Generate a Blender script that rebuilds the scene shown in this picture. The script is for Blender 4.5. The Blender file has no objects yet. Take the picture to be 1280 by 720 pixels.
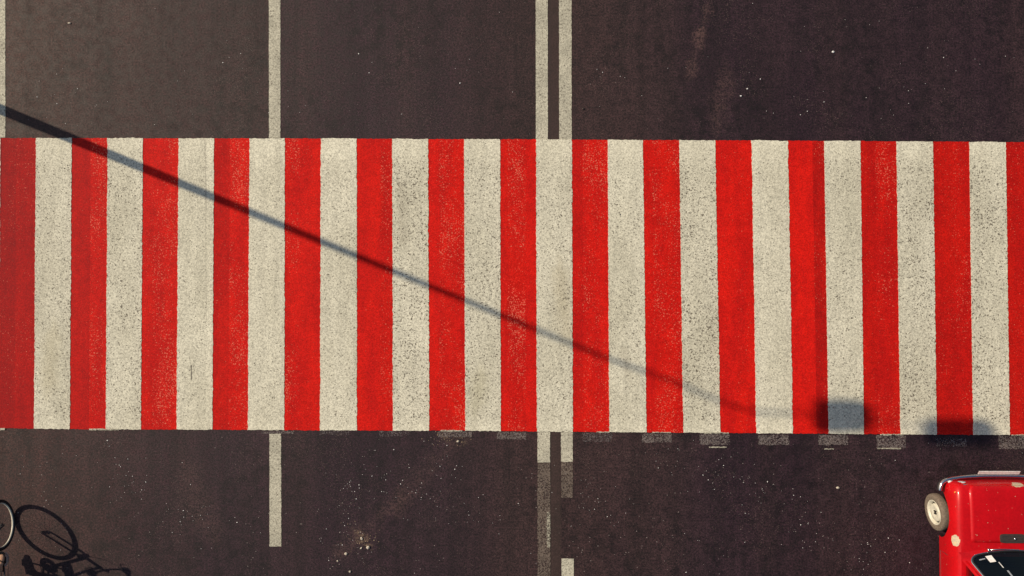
import bpy, bmesh, math, random
from mathutils import Vector, Matrix, noise as mnoise
random.seed(7)
R = math.radians
sc = bpy.context.scene
col = sc.collection
V = Vector

# ------------------------------------------------------------------ camera geometry (measured off the road)
H = 12.5
FPX = 1116.0                      # focal length for a 1280 px wide frame
NAD = (650.0, 382.0)              # the point straight below the camera
cam_loc = V(((NAD[0]-640)/FPX*H, -(NAD[1]-360)/FPX*H, H))
fwd = V((-(NAD[0]-640)/FPX, (NAD[1]-360)/FPX, -1)).normalized()
right = V((1, 0, 0)); right = (right - right.dot(fwd)*fwd).normalized()
up = right.cross(fwd)
def P(px, py, z=0.0):
    """where the photograph's pixel lies on the level z (surveying the flat road)"""
    d = fwd*FPX + right*(px-640) + up*(360-py)
    t = (z-cam_loc.z)/d.z
    return cam_loc + d*t
cd = bpy.data.cameras.new('camera'); cam = bpy.data.objects.new('camera', cd); col.objects.link(cam)
M = Matrix((right, up, -fwd)).transposed().to_4x4(); M.translation = cam_loc
cam.matrix_world = M
cd.sensor_width = 36; cd.lens = FPX/1280*36; cd.clip_start = .1; cd.clip_end = 3000
sc.camera = cam

# ------------------------------------------------------------------ light
EL = 35.5
SUN = V((-.925, .38, 0)).normalized()
sd = SUN*math.cos(R(EL)) + V((0, 0, math.sin(R(EL))))
w = bpy.data.worlds.new('World'); sc.world = w; w.use_nodes = True
nt = w.node_tree
sky = nt.nodes.new('ShaderNodeTexSky'); sky.sky_type = 'NISHITA'; sky.sun_disc = False
sky.sun_elevation = R(EL); sky.sun_rotation = math.atan2(SUN.x, SUN.y); sky.air_density = 1.0; sky.dust_density = 1.6; sky.ozone_density = 1.6
nt.links.new(sky.outputs[0], nt.nodes['Background'].inputs[0]); nt.nodes['Background'].inputs[1].default_value = .076
ld = bpy.data.lights.new('sun', 'SUN'); ld.energy = 4.3; ld.angle = R(.53); ld.color = (1, .84, .63)
lo = bpy.data.objects.new('sun', ld); col.objects.link(lo); lo.location = (-20, 8, 20)
lo.rotation_euler = (-sd).to_track_quat('-Z', 'Y').to_euler()
sc.view_settings.view_transform = 'Standard'; sc.view_settings.look = 'None'
sc.view_settings.exposure = 0.0; sc.view_settings.gamma = 1

# ------------------------------------------------------------------ helpers
def link(name, bm, mat, parent=None, smooth=False):
    me = bpy.data.meshes.new(name); bm.to_mesh(me); bm.free()
    if smooth:
        for p in me.polygons: p.use_smooth = True
    for m in (mat if isinstance(mat, (list, tuple)) else [mat]): me.materials.append(m)
    o = bpy.data.objects.new(name, me); col.objects.link(o)
    if parent: o.parent = parent
    return o
def tag(o, label=None, cat=None, group=None, kind=None):
    for k, v in (('label', label), ('category', cat), ('group', group), ('kind', kind)):
        if v: o[k] = v
    return o
def empty(name, loc, rz=0):
    o = bpy.data.objects.new(name, None); col.objects.link(o); o.location = loc; o.rotation_euler.z = rz; o.empty_display_size = .2
    return o
def box(bm, c, s, rot=None, bev=0):
    b2 = bmesh.new(); bmesh.ops.create_cube(b2, size=1)
    for v in b2.verts: v.co = V((v.co.x*s[0], v.co.y*s[1], v.co.z*s[2]))
    if bev: bmesh.ops.bevel(b2, geom=list(b2.edges), offset=bev, segments=2, affect='EDGES')
    for v in b2.verts: v.co = (rot @ v.co if rot else v.co) + V(c)
    me = bpy.data.meshes.new('t'); b2.to_mesh(me); b2.free(); bm.from_mesh(me); bpy.data.meshes.remove(me)
def smoothpath(pts, n=6):
    pts = [V(p) for p in pts]; out = []
    for i in range(len(pts)-1):
        p0 = pts[max(i-1, 0)]; p1 = pts[i]; p2 = pts[i+1]; p3 = pts[min(i+2, len(pts)-1)]
        for k in range(n):
            t = k/n
            out.append(.5*((2*p1)+(-p0+p2)*t+(2*p0-5*p1+4*p2-p3)*t*t+(-p0+3*p1-3*p2+p3)*t**3))
    out.append(pts[-1]); return out
def tube(bm, pts, r, seg=10, closed=False, flat=1.0):
    pts = [V(p) for p in pts]; n = len(pts)
    rs = r if isinstance(r, (list, tuple)) else [r]*n
    if len(rs) != n: rs = [rs[0]+(rs[-1]-rs[0])*i/(n-1) for i in range(n)]
    prev = None; rings = []
    for i in range(n):
        if closed: t = (pts[(i+1) % n]-pts[i-1]).normalized()
        else: t = (pts[min(i+1, n-1)]-pts[max(i-1, 0)]).normalized()
        if prev is None:
            a = V((0, 0, 1)) if abs(t.z) < .9 else V((1, 0, 0))
            u = t.cross(a).normalized()
        else: u = (prev - prev.dot(t)*t).normalized()
        prev = u; v = t.cross(u)
        rings.append([bm.verts.new(pts[i]+(u*math.cos(2*math.pi*k/seg)+v*math.sin(2*math.pi*k/seg)*flat)*rs[i]) for k in range(seg)])
    for i in range(n if closed else n-1):
        A, B = rings[i], rings[(i+1) % n]
        for k in range(seg): bm.faces.new((A[k], A[(k+1) % seg], B[(k+1) % seg], B[k]))
    if not closed:
        bm.faces.new(list(reversed(rings[0]))); bm.faces.new(rings[-1])
def lathe(bm, prof, mat4, seg=40, closed=False):
    """prof: (radius, height) pairs spun about local Z, then moved by mat4"""
    rings = []
    for r, h in prof:
        if r < 1e-6: rings.append([bm.verts.new(mat4 @ V((0, 0, h)))])
        else: rings.append([bm.verts.new(mat4 @ V((r*math.cos(2*math.pi*k/seg), r*math.sin(2*math.pi*k/seg), h))) for k in range(seg)])
    pr = list(zip(rings, rings[1:])) + ([(rings[-1], rings[0])] if closed else [])
    for A, B in pr:
        for k in range(seg):
            k2 = (k+1) % seg
            if len(A) == 1 and len(B) == 1: continue
            if len(A) == 1: bm.faces.new((A[0], B[k], B[k2]))
            elif len(B) == 1: bm.faces.new((A[k], B[0], A[k2]))
            else: bm.faces.new((A[k], B[k], B[k2], A[k2]))
def axis_mat(c, axis):
    q = V(axis).normalized().to_track_quat('Z', 'Y')
    m = q.to_matrix().to_4x4(); m.translation = V(c); return m

# ------------------------------------------------------------------ node helpers
class NT:
    def __init__(s, name):
        s.m = bpy.data.materials.new(name); s.m.use_nodes = True; s.t = s.m.node_tree
        s.b = s.t.nodes['Principled BSDF']; s.out = s.t.nodes['Material Output']
    def n(s, typ, **k):
        nd = s.t.nodes.new(typ)
        for a, v in k.items(): setattr(nd, a, v)
        return nd
    def put(s, sock, v):
        if hasattr(v, 'is_output') or hasattr(v, 'links'): s.t.links.new(v, sock)
        else: sock.default_value = v
    def pos(s): return s.n('ShaderNodeNewGeometry').outputs['Position']
    def obj(s): return s.n('ShaderNodeTexCoord').outputs['Object']
    def scale(s, v, sx, sy, sz=1, off=(0, 0, 0)):
        m = s.n('ShaderNodeMapping'); s.put(m.inputs[0], v); m.inputs['Scale'].default_value = (sx, sy, sz); m.inputs['Location'].default_value = off; return m.outputs[0]
    def noise(s, v, sc_, det=2, rough=.5, dist=0):
        m = s.n('ShaderNodeTexNoise'); s.put(m.inputs['Vector'], v); m.inputs['Scale'].default_value = sc_; m.inputs['Detail'].default_value = det
        m.inputs['Roughness'].default_value = rough; m.inputs['Distortion'].default_value = dist; return m.outputs[0]
    def vor(s, v, sc_, rnd=1):
        m = s.n('ShaderNodeTexVoronoi'); s.put(m.inputs['Vector'], v); m.inputs['Scale'].default_value = sc_; m.inputs['Randomness'].default_value = rnd
        return m.outputs['Distance'], m.outputs['Color']
    def ramp(s, v, a, b, lo_=0., hi_=1.):
        m = s.n('ShaderNodeMapRange'); m.interpolation_type = 'SMOOTHSTEP'; s.put(m.inputs[0], v)
        for i, x in ((1, a), (2, b), (3, lo_), (4, hi_)): s.put(m.inputs[i], x)
        return m.outputs[0]
    def math(s, op, a, b=0., c=0.):
        m = s.n('ShaderNodeMath', operation=op); s.put(m.inputs[0], a); s.put(m.inputs[1], b); s.put(m.inputs[2], c); return m.outputs[0]
    def mix(s, f, a, b):
        m = s.n('ShaderNodeMix', data_type='RGBA'); s.put(m.inputs[0], f)
        s.put(m.inputs[6], a if hasattr(a, 'links') else (*a, 1)); s.put(m.inputs[7], b if hasattr(b, 'links') else (*b, 1)); return m.outputs[2]
    def mul(s, a, f):
        m = s.n('ShaderNodeVectorMath', operation='SCALE'); s.put(m.inputs[0], a); s.put(m.inputs['Scale'], f); return m.outputs[0]
    def xyz(s, v):
        m = s.n('ShaderNodeSeparateXYZ'); s.put(m.inputs[0], v); return m.outputs
    def attr(s, name):
        return s.n('ShaderNodeAttribute', attribute_name=name).outputs['Fac']
    def bump(s, h, st, d=.01):
        m = s.n('ShaderNodeBump'); s.put(m.inputs['Height'], h); m.inputs['Strength'].default_value = st; m.inputs['Distance'].default_value = d
        s.t.links.new(m.outputs[0], s.b.inputs['Normal']); return m
    def fin(s, colr, rough=.7, spec=.5, metal=0, coat=0):
        s.put(s.b.inputs['Base Color'], colr if hasattr(colr, 'links') else (*colr, 1)); s.put(s.b.inputs['Roughness'], rough)
        s.put(s.b.inputs['Specular IOR Level'], spec); s.put(s.b.inputs['Metallic'], metal); s.put(s.b.inputs['Coat Weight'], coat)
        s.b.inputs['Coat Roughness'].default_value = .08
        return s.m

def segdist(N, p, a, b):
    """distance from p to the segment a-b on the ground, in metres"""
    ab = (b-a); ab.z = 0; L = ab.length; d = ab/L
    x, y, _ = N.xyz(p)
    rx = N.math('SUBTRACT', x, a.x); ry = N.math('SUBTRACT', y, a.y)
    al = N.math('ADD', N.math('MULTIPLY', rx, d.x), N.math('MULTIPLY', ry, d.y))
    pe = N.math('ABSOLUTE', N.math('SUBTRACT', N.math('MULTIPLY', ry, d.x), N.math('MULTIPLY', rx, d.y)))
    out = N.math('MAXIMUM', N.math('SUBTRACT', al, L), N.math('MULTIPLY', al, -1))
    return N.math('ADD', pe, N.math('MULTIPLY', N.math('MAXIMUM', out, 0), .6))

def asphalt_nodes(N):
    p = N.pos()
    fine = N.noise(p, 40, 4, .7)
    mid = N.noise(p, 9, 3, .6)
    big = N.noise(N.scale(p, 1, .45), .55, 3, .55)
    bands = N.noise(N.scale(p, 1, .04), .8, 2, .5)
    c = N.mix(N.ramp(big, .3, .7), (.0165, .0060, .0115), (.026, .0120, .0165))
    xx = N.xyz(p)[0]
    c = N.mix(N.ramp(xx, -8.4, -3.6, .85, 0), c, (.046, .019, .014))  # browner to the left: warm sheen painted into the base colour
    cen = N.math('ABSOLUTE', N.math('SUBTRACT', N.math('ADD', xx, N.math('MULTIPLY', N.noise(p, .7, 2), .8)), 1.1))
    c = N.mix(N.ramp(cen, .2, 2.2, .65, 0), c, (.036, .018, .016))
    lane = N.math('MULTIPLY', N.ramp(xx, P(345, 80).x+.02, P(343, 80).x-.02), N.ramp(N.xyz(p)[1], P(0, 176).y-.02, P(0, 174).y+.02))
    c = N.mix(N.math('MULTIPLY', lane, .45), c, (.046, .026, .020))
    c = N.mix(N.ramp(bands, .42, .72, 0, .5), c, (.036, .018, .018))
    # aggregate grain
    k = N.ramp(fine, .32, .68, .25, 1.85)
    k = N.math('MULTIPLY', k, N.ramp(mid, .3, .7, .78, 1.2))
    c = N.mul(c, k)
    st_ = N.noise(N.scale(p, 3, .22, 1, (1, 0, 0)), 1.2, 4, .65, .6)
    c = N.mul(c, N.ramp(st_, .3, .7, .78, 1.22))
    mo = N.noise(N.scale(p, 1, .8, 1, (2, 5, 0)), 5.5, 5, .72)
    c = N.mul(c, N.math('SUBTRACT', 1, N.math('MULTIPLY', N.ramp(mo, .49, .58, 0, .42), N.ramp(N.noise(p, .7, 2), .40, .6))))
    # pale stone tips showing where the surface is worn
    worn = N.ramp(N.noise(p, 1.1, 5, .68), .42, .66)
    d, cc = N.vor(p, 62)
    tip = N.math('MULTIPLY', N.ramp(d, .12, .36, 1, 0), N.ramp(N.xyz(cc)[0], .62, .72))
    c = N.mix(N.math('MULTIPLY', tip, N.math('MULTIPLY', worn, .85)), c, (.19, .13, .11))
    d2, cc2 = N.vor(p, 34)
    tip2 = N.math('MULTIPLY', N.ramp(d2, .12, .24, 1, 0), N.ramp(N.xyz(cc2)[1], .925, .935))
    c = N.mix(N.math('MULTIPLY', tip2, N.math('MULTIPLY', N.ramp(N.noise(N.scale(p, 1.3, .8), .9, 4, .7), .46, .62, .03, .9), N.ramp(N.xyz(p)[1], 1.5, -1.5, .35, 1))), c, (.42, .37, .34))
    # dusty scuffs
    wob = N.math('MULTIPLY', N.math('SUBTRACT', N.noise(p, 3.5, 5, .65), .5), .5)
    for (a, b, wd, st) in (((888, -10), (872, 60), .08, .45), ((880, 38), (864, 88), .14, .45), ((560, 560), (500, 628), .22, .2),
                           ((505, 620), (425, 690), .2, .3), ((235, 590), (262, 660), .3, .24), ((905, 100), (898, 150), .25, .3)):
        dd = N.math('ADD', segdist(N, p, P(*a), P(*b)), wob)
        gr = N.math('ADD', N.math('MULTIPLY', fine, .6), N.math('MULTIPLY', N.noise(p, 12, 4, .7), .4))
        f = N.math('MULTIPLY', N.ramp(dd, 0, wd, st, 0), N.ramp(gr, .44, .6, .10, 1.6))
        c = N.mix(f, c, (.115, .062, .056))
    # sand spilt at the kerb of the old marks
    for (a, b, wd) in (((556, 545), (574, 548), .11), ((452, 672), (460, 680), .09)):
        dd = N.math('ADD', segdist(N, p, P(*a), P(*b)), wob)
        c = N.mix(N.math('MULTIPLY', N.ramp(dd, 0, wd, .65, 0), N.ramp(N.noise(p, 30, 2), .45, .6)), c, (.17, .115, .075))
    # tar seam between the two centre lines and under the left one
    x = N.xyz(p)[0]
    ja = N.math('ADD', x, N.math('MULTIPLY', N.noise(N.scale(p, 1, 1), 1.5, 2), .03))
    seam = N.math('ABSOLUTE', N.math('SUBTRACT', ja, P(688, 300).x+.015))
    c = N.mix(N.ramp(seam, .006, .02, .6, 0), c, (.018, .013, .013))
    strip = N.math('ABSOLUTE', N.math('SUBTRACT', x, P(693, 300).x))
    c = N.mix(N.ramp(strip, .06, .11, .5, 0), c, (.052, .033, .026))
    return p, c, fine, mid

def m_asphalt():
    N = NT('asphalt'); p, c, fine, mid = asphalt_nodes(N)
    N.bump(N.math('ADD', fine, N.noise(p, 150, 2, .6)), .35, .006)
    return N.fin(c, N.ramp(mid, .3, .7, .58, .72), .38)

def m_paint_white():
    N = NT('white_road_paint'); p = N.pos()
    dirt = N.noise(N.scale(p, 1, .5), 1.1, 3, .6)
    c = N.mix(N.ramp(dirt, .35, .7), (.705, .685, .55), (.60, .58, .455))
    c = N.mul(c, N.ramp(N.noise(p, 52, 3, .75), .32, .68, .66, 1.26))
    c = N.mul(c, N.ramp(N.noise(N.scale(p, 6, .8), 1.5, 3), .3, .7, .94, 1.05))
    c = N.mul(c, N.attr('tone'))
    for (a, b, wd, st, cc_) in (((256.5, 176), (258, 262), .018, .4, (.20, .18, .15)), ((257, 262), (258.5, 400), .012, .25, (.20, .18, .15)), ((239.3, 457), (239.6, 474), .016, .9, (.08, .07, .06)),
                               ((700, 340), (708, 420), .20, .35, (.42, .36, .22)), ((66, 420), (60, 480), .22, .3, (.42, .37, .22)), ((600, 470), (596, 505), .2, .3, (.38, .35, .2)), ((780, 440), (786, 470), .12, .3, (.3, .27, .2)), ((500, 235), (505, 300), .14, .25, (.3, .27, .2))):
        dd = N.math('ADD', segdist(N, p, P(*a), P(*b)), N.math('MULTIPLY', N.math('SUBTRACT', N.noise(p, 8, 3), .5), wd*.9))
        c = N.mix(N.ramp(dd, 0, wd, st, 0), c, cc_)
    yy = N.xyz(p)[1]; ends = N.math('MULTIPLY', N.ramp(yy, 2.05, 1.55), N.ramp(yy, -2.02, -1.75))
    c = N.mul(c, N.ramp(ends, 0, 1, 1.07, .99))
    # pits in the paint where aggregate shows
    pit = N.noise(p, 46, 2, .6)
    dens = N.math('MULTIPLY', N.math('MULTIPLY', N.ramp(N.noise(N.scale(p, 1, .6, 1, (3, 1, 0)), 2.2, 3, .6), .2, .75, .45, 1), N.ramp(ends, 0, 1, .35, 1)), N.attr('speck'))
    thr = N.math('SUBTRACT', .69, N.math('MULTIPLY', dens, .125))
    f = N.ramp(pit, thr, N.math('ADD', thr, .04))
    c = N.mix(N.math('MULTIPLY', f, .95), c, (.12, .10, .075))
    N.bump(N.math('ADD', N.noise(p, 60, 3, .6), N.math('MULTIPLY', f, -.8)), .32, .008)
    return N.fin(c, .75, .25)

def m_paint_red():
    N = NT('red_road_paint'); p = N.pos()
    c = N.mix(N.ramp(N.noise(N.scale(p, 2.2, .35), 1.6, 3, .6), .35, .65), (.68, .0115, .006), (.56, .009, .0065))
    c = N.mul(c, N.ramp(N.noise(p, 52, 4, .75), .32, .68, .68, 1.24))
    c = N.mul(c, N.ramp(N.noise(p, 7, 4, .7), .3, .7, .88, 1.08))
    c = N.mix(N.attr('grime'), c, (.105, .008, .012))
    c = N.mul(c, N.attr('tone'))
    sp = N.noise(p, 54, 2, .6)
    dens = N.math('MULTIPLY', N.ramp(N.noise(N.scale(p, 1, .5), 1.8, 3, .6), .25, .7), N.attr('speck'))
    thr = N.math('SUBTRACT', .70, N.math('MULTIPLY', dens, .18))
    f = N.ramp(sp, thr, N.math('ADD', thr, .09))
    c = N.mix(N.math('MULTIPLY', f, .75), c, (.80, .22, .14))
    dk = N.noise(N.scale(p, 1, 1, 1, (7, 3, 1)), 48, 2, .5)
    c = N.mix(N.ramp(dk, .66, .74, 0, .5), c, (.16, .01, .01))
    N.bump(N.noise(p, 60, 3, .6), .28, .007)
    return N.fin(c, .64, .11)

def m_line(worn=0., tint=(.55, .53, .42)):
    """a painted line; worn 0 fresh .. 1 nearly gone (the road shows through the gaps)"""
    N = NT('line_paint'); p = N.pos()
    c = N.mul(N.mix(N.ramp(N.noise(p, 3, 3), .35, .65), tint, [t*.80 for t in tint]), N.ramp(N.noise(p, 48, 3, .75), .32, .68, .66, 1.24))
    pit = N.noise(p, 40, 2, .6)
    c = N.mix(N.ramp(pit, .60, .66, 0, .8), c, (.12, .10, .08))
    N.bump(N.noise(p, 60, 3, .6), .3, .008); N.fin(c, .75, .25)
    if worn:
        nz = N.math('ADD', N.math('MULTIPLY', N.noise(p, 48, 4, .75), .8), N.math('MULTIPLY', N.noise(p, 5, 3, .6), .2))
        t0 = .36+.20*worn
        f = N.math('MULTIPLY', N.ramp(nz, t0-.07, t0+.07), 1-.42*worn)
        tr = N.n('ShaderNodeBsdfTransparent'); mx = N.n('ShaderNodeMixShader')
        N.put(mx.inputs[0], f); N.t.links.new(tr.outputs[0], mx.inputs[1]); N.t.links.new(N.b.outputs[0], mx.inputs[2])
        N.t.links.new(mx.outputs[0], N.out.inputs[0])
    return N.m

def m_simple(name, c, rough=.5, spec=.5, metal=0, coat=0, var=.12, sc_=30):
    N = NT(name); p = N.obj()
    cc = N.mul(N.mix(0, c, c), N.ramp(N.noise(p, sc_, 3), .25, .75, 1-var, 1+var))
    return N.fin(cc, N.ramp(N.noise(p, sc_*.6, 2), .3, .7, rough*.85, min(1, rough*1.15)), spec, metal, coat)

MA = dict(asphalt=m_asphalt(), white=m_paint_white(), red=m_paint_red(), line=m_line(),
          linew1=m_line(.62), linew2=m_line(.50, (.20, .16, .132)), ghost=m_line(.66, (.23, .195, .185)), ghost2=m_line(.86, (.22, .19, .19)), fringe=m_line(.25),
          chrome=m_simple('chrome', (.62, .62, .62), .2, metal=1, var=.05), black=m_simple('black_rubber', (.012, .012, .013), .6, .4),
          tyre=m_simple('dusty_tyre', (.17, .135, .105), .85, .2, var=.25, sc_=40), cream=m_simple('cream_steel', (.60, .57, .47), .4, var=.12, sc_=18),
          dark=m_simple('dark_plastic', (.018, .017, .018), .5), galv=m_simple('galvanised_steel', (.36, .37, .37), .45, metal=.6, var=.1, sc_=6),
          silver=m_simple('polished_rim', (.78, .76, .72), .25, metal=.7), frame=m_simple('bicycle_enamel', (.02, .022, .03), .3, coat=.5),
          skin=m_simple('skin', (.44, .25, .16), .55, .35, var=.1, sc_=40), hair=m_simple('hair', (.012, .009, .008), .5), denim=m_simple('dark_trouser_cloth', (.035, .045, .07), .9, .1, var=.25, sc_=90),
          shirt=m_simple('pale_shirt_cloth', (.5, .48, .43), .9, .1, sc_=50), leather=m_simple('dark_leather', (.03, .02, .015), .5),
          stone=m_simple('pale_stone', (.58, .52, .42), .8, .2, var=.3, sc_=80), paper=m_simple('white_scrap', (.8, .8, .78), .6), amber=m_simple('amber_plastic', (.8, .28, .06), .2),
          seat=m_simple('seat_vinyl', (.04, .035, .035), .6), lens=m_simple('lens_glass', (.7, .72, .74), .1), sand=m_simple('sand_grains', (.36, .27, .18), .9, .1, var=.3, sc_=60))

# ------------------------------------------------------------------ setting
def sheet(name, x0, x1, y0, y1, z, mat, th=0):
    bm = bmesh.new()
    if th: box(bm, ((x0+x1)/2, (y0+y1)/2, z-th/2), (x1-x0, y1-y0, th))
    else:
        bm.faces.new([bm.verts.new(c) for c in ((x0, y0, z), (x1, y0, z), (x1, y1, z), (x0, y1, z))])
    return link(name, bm, mat)
XL, XR = -8.35, 9.6
N = NT('dry_earth'); p = N.pos(); ground_m = N.fin(N.mix(N.ramp(N.noise(p, .4, 5), .35, .65), (.20, .16, .11), (.12, .13, .07)), .95, .1)
tag(sheet('ground', -900, 900, -900, 900, -.03, ground_m), kind='structure')
tag(sheet('road', XL, XR, -300, 300, 0, MA['asphalt']), kind='structure')
def m_pave():
    N = NT('paving'); p = N.pos(); b = N.n('ShaderNodeTexBrick'); N.put(b.inputs[0], p); b.inputs['Scale'].default_value = 1; b.inputs['Brick Width'].default_value = .4
    b.inputs['Row Height'].default_value = .4; b.inputs['Mortar Size'].default_value = .008; b.offset = 0
    b.inputs[1].default_value = (.30, .28, .25, 1); b.inputs[2].default_value = (.25, .235, .21, 1); b.inputs[3].default_value = (.08, .075, .07, 1)
    return N.fin(N.mul(b.outputs[0], N.ramp(N.noise(p, 6, 4), .3, .7, .8, 1.15)), .85, .2)
pv = m_pave(); kb = m_simple('kerb_concrete', (.40, .385, .35), .85, .2, sc_=8)
for s, x in ((-1, XL), (1, XR)):
    a, b = sorted((x, x+s*.15)); tag(sheet('kerb', a, b, -300, 300, .13, kb, .16), kind='structure')
    a, b = sorted((x+s*.15, x+s*3.6)); tag(sheet('pavement', a, b, -300, 300, .126, pv, .15), kind='structure')

# ------------------------------------------------------------------ painted markings
def lerp(a, b, t): return a+(b-a)*t
def interp(xs, ys, x):
    if x <= xs[0]: return ys[0]+(x-xs[0])*(ys[1]-ys[0])/(xs[1]-xs[0])
    for i in range(len(xs)-1):
        if x <= xs[i+1]: break
    return lerp(ys[i], ys[i+1], (x-xs[i])/(xs[i+1]-xs[i]))
def rough_quad(name, q, z, th, mat, parent=None, cols=(0, 1), att=None, jag=.0055, step=.016):
    """a painted patch: corners q (tl, tr, br, bl), uneven edges, thickness th; att gives per-column values"""
    tl, tr, br, bl = [V((c.x, c.y, 0)) for c in q]
    n = max(2, int((tl-bl).length/step)); m = max(2, int((tl-tr).length/step))
    us = sorted(set([i/m for i in range(m+1)]+list(cols)))
    bm = bmesh.new(); g = []
    off = random.random()*50
    for i in range(n+1):
        v = i/n; row = []
        for j, u in enumerate(us):
            if 0 < i < n and 0 < j < len(us)-1 and u not in cols and False: pass
            c = tl.lerp(tr, u).lerp(bl.lerp(br, u), v)
            if j in (0, len(us)-1): c.x += jag*(mnoise.noise(V((off+j, c.y*28, 0)))*1.6+mnoise.noise(V((off+j, c.y*4, 5))))
            if i in (0, n): c.y += jag*(mnoise.noise(V((c.x*28, off+i, 0)))*1.6+mnoise.noise(V((c.x*4, off, i+5))))
            row.append(bm.verts.new((c.x, c.y, z)))
        g.append(row)
    # only the border needs fine steps: inside, faces span whole columns
    for i in range(n):
        for j in range(len(us)-1): bm.faces.new((g[i][j], g[i+1][j], g[i+1][j+1], g[i][j+1]))
    border = [g[0][j] for j in range(len(us))]+[g[i][-1] for i in range(1, n+1)]+[g[n][j] for j in range(len(us)-2, -1, -1)]+[g[i][0] for i in range(n-1, 0, -1)]
    low = [bm.verts.new((v.co.x, v.co.y, v.co.z-th)) for v in border]
    for k in range(len(border)):
        k2 = (k+1) % len(border); bm.faces.new((border[k], border[k2], low[k2], low[k]))
    top = n*(len(us)-1)
    o = link(name, bm, mat, parent)
    me = o.data
    if att:
        for key, vals in att.items():
            A = me.attributes.new(key, 'FLOAT', 'FACE')
            for f in me.polygons:
                if f.index < top:
                    j = f.index % (len(us)-1); um = (us[j]+us[j+1])/2
                    kcol = max(i for i, cc in enumerate(cols) if cc <= um)
                    A.data[f.index].value = vals[min(kcol, len(vals)-1)]
                else: A.data[f.index].value = vals[0]
    return o
top_x = [1.0, 45.3, 90, 134.7, 178.8, 223.4, 267.8, 311.9, 356.2, 401.2, 446, 490.2, 535.2, 580, 625.2, 670, 714.8, 759.5, 803.5, 848.7, 894, 939.2, 984.8, 1030, 1075.3, 1120.2, 1166, 1211.2, 1256.9]
bot_x = [-1.5, 42.7, 87.6, 132.4, 176.4, 220.8, 265.6, 310, 355.4, 400, 446.2, 491.2, 536.6, 581.6, 626, 671, 716.1, 761.5, 808, 854, 900.2, 945.2, 991, 1035.5, 1079.6, 1125.2, 1170.6, 1216.2, 1261.9]
for k in range(2): top_x.insert(0, top_x[0]-44.4); bot_x.insert(0, bot_x[0]-44.2)
for k in range(3): top_x.append(top_x[-1]+45.4); bot_x.append(bot_x[-1]+45.8)
def top_y(x): return interp([-100, 0, 400, 660, 800, 1080, 1270, 1400], [172.5, 172.6, 173.1, 174.3, 175.1, 176.3, 177.7, 178.5], x)
def bot_y(x): return interp([-100, 0, 130, 270, 400, 600, 660, 860, 1000, 1180, 1270, 1400], [535, 535.3, 536.7, 537, 538, 538.4, 539.2, 540.7, 542, 543.2, 543.6, 544.4], x)
cross = empty('pedestrian_crossing', P(640, 358))
tag(cross, 'wide pedestrian crossing of alternating red and off white stripes', 'crosswalk')
bands = {  # photo x of a change inside a red stripe -> (left, right) wear
    0: ((0, .45), (.55, .45), (.4, .5), (1., 1.)), 2: ((0, .53), (.30, .08), (.1, .8), (1, 1.)), 4: ((0, .3), (.05, .05), (.45, .9), (1, 1)),
    6: ((0, .45), (.1, .0), (.3, .9), (.92, 1)), 8: ((0, .42), (0, 0), (.9, .25), (1, .98)), 10: ((0, .66), (0, 0), (.1, .8), (1, .93)),
    12: ((0, .3), (0, 0), (.3, .95), (1.05, .97)), 14: ((0, .2, .7), (0, 0, 0), (.35, 1.0, .2), (1, .96, 1.02)), 16: ((0, .3), (.05, 0), (.35, .85), (.95, 1)),
    18: ((0, .25), (0, 0), (.4, .85), (1, .97)), 20: ((0, .5), (0, 0), (.15, .35), (1.04, 1.)), 22: ((0, .67), (0, .12), (.05, .75), (1.06, .84)),
    24: ((0, .4), (.05, .05), (.3, .75), (.88, .93)), 26: ((0, .55), (.04, .04), (.4, .6), (.86, .9)), 28: ((0, .5), (.06, .06), (.4, .5), (.86, .88))}
wt = {1: (.95, .8), 3: (.97, .9), 5: (1.0, .55), 7: (1.02, .5), 9: (1, .6), 11: (.99, 1.), 13: (.97, .9), 15: (.99, .85), 17: (1, .7), 19: (.97, 1.), 21: (1.01, .5), 23: (.97, .75), 25: (.95, 1.), 27: (.96, 1.1)}
for i in range(len(top_x)-1):
    k = i-2
    a, b, c, d = top_x[i], top_x[i+1], bot_x[i+1], bot_x[i]
    is_red = k % 2 == 0
    e = 0.25 if is_red else 0
    q = [P(a-e, top_y(a)), P(b+e, top_y(b)), P(c+e, bot_y(c)), P(d-e, bot_y(d))]
    if is_red:
        cs, gr, sp, tn = bands.get(k, ((0, .5), (.1, .1), (.4, .5), (.9, .9)))
        rough_quad('red_stripe', q, .005, .006, MA['red'], cross, cs+(1,), dict(grime=gr, speck=sp, tone=tn)).matrix_parent_inverse = Matrix.Translation(-cross.location)
    else:
        t, s = wt.get(k, (.95, .8))
        cs = (0, .82, 1) if k == 5 else (0, 1)
        rough_quad('white_stripe', q, .009, .009, MA['white'], cross, cs, dict(speck=(s, .2), tone=(t, 1.06))).matrix_parent_inverse = Matrix.Translation(-cross.location)
# white fringe of the undercoat showing below some red stripes
def line(name, x0, x1, y0, y1, mat, label, z=.0045, x0b=None, x1b=None, grp=None, cat='road marking', jag=.003):
    x0b = x0 if x0b is None else x0b; x1b = x1 if x1b is None else x1b
    o = rough_quad(name, [P(x0, y0), P(x1, y0), P(x1b, y1), P(x0b, y1)], z, .003, mat, jag=jag)
    return tag(o, label, cat, grp)
line('edge_line', -8, 6.9, -420, 172, MA['line'], 'pale edge line along the left border of the asphalt, above the crossing')
line('lane_line', 335.6, 350.4, -420, 172.4, MA['line'], 'single pale lane line running up the road from the crossing', x0b=336.3, x1b=350.6)
line('lane_line', 336.9, 351.4, 542.2, 683, MA['line'], 'short single pale dash standing alone below the crossing', x0b=337, x1b=351.8)
line('centre_line', 669, 684, -420, 174.3, MA['line'], 'left line of the double centre line above the crossing', x0b=669.8, x1b=684.9)
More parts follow.
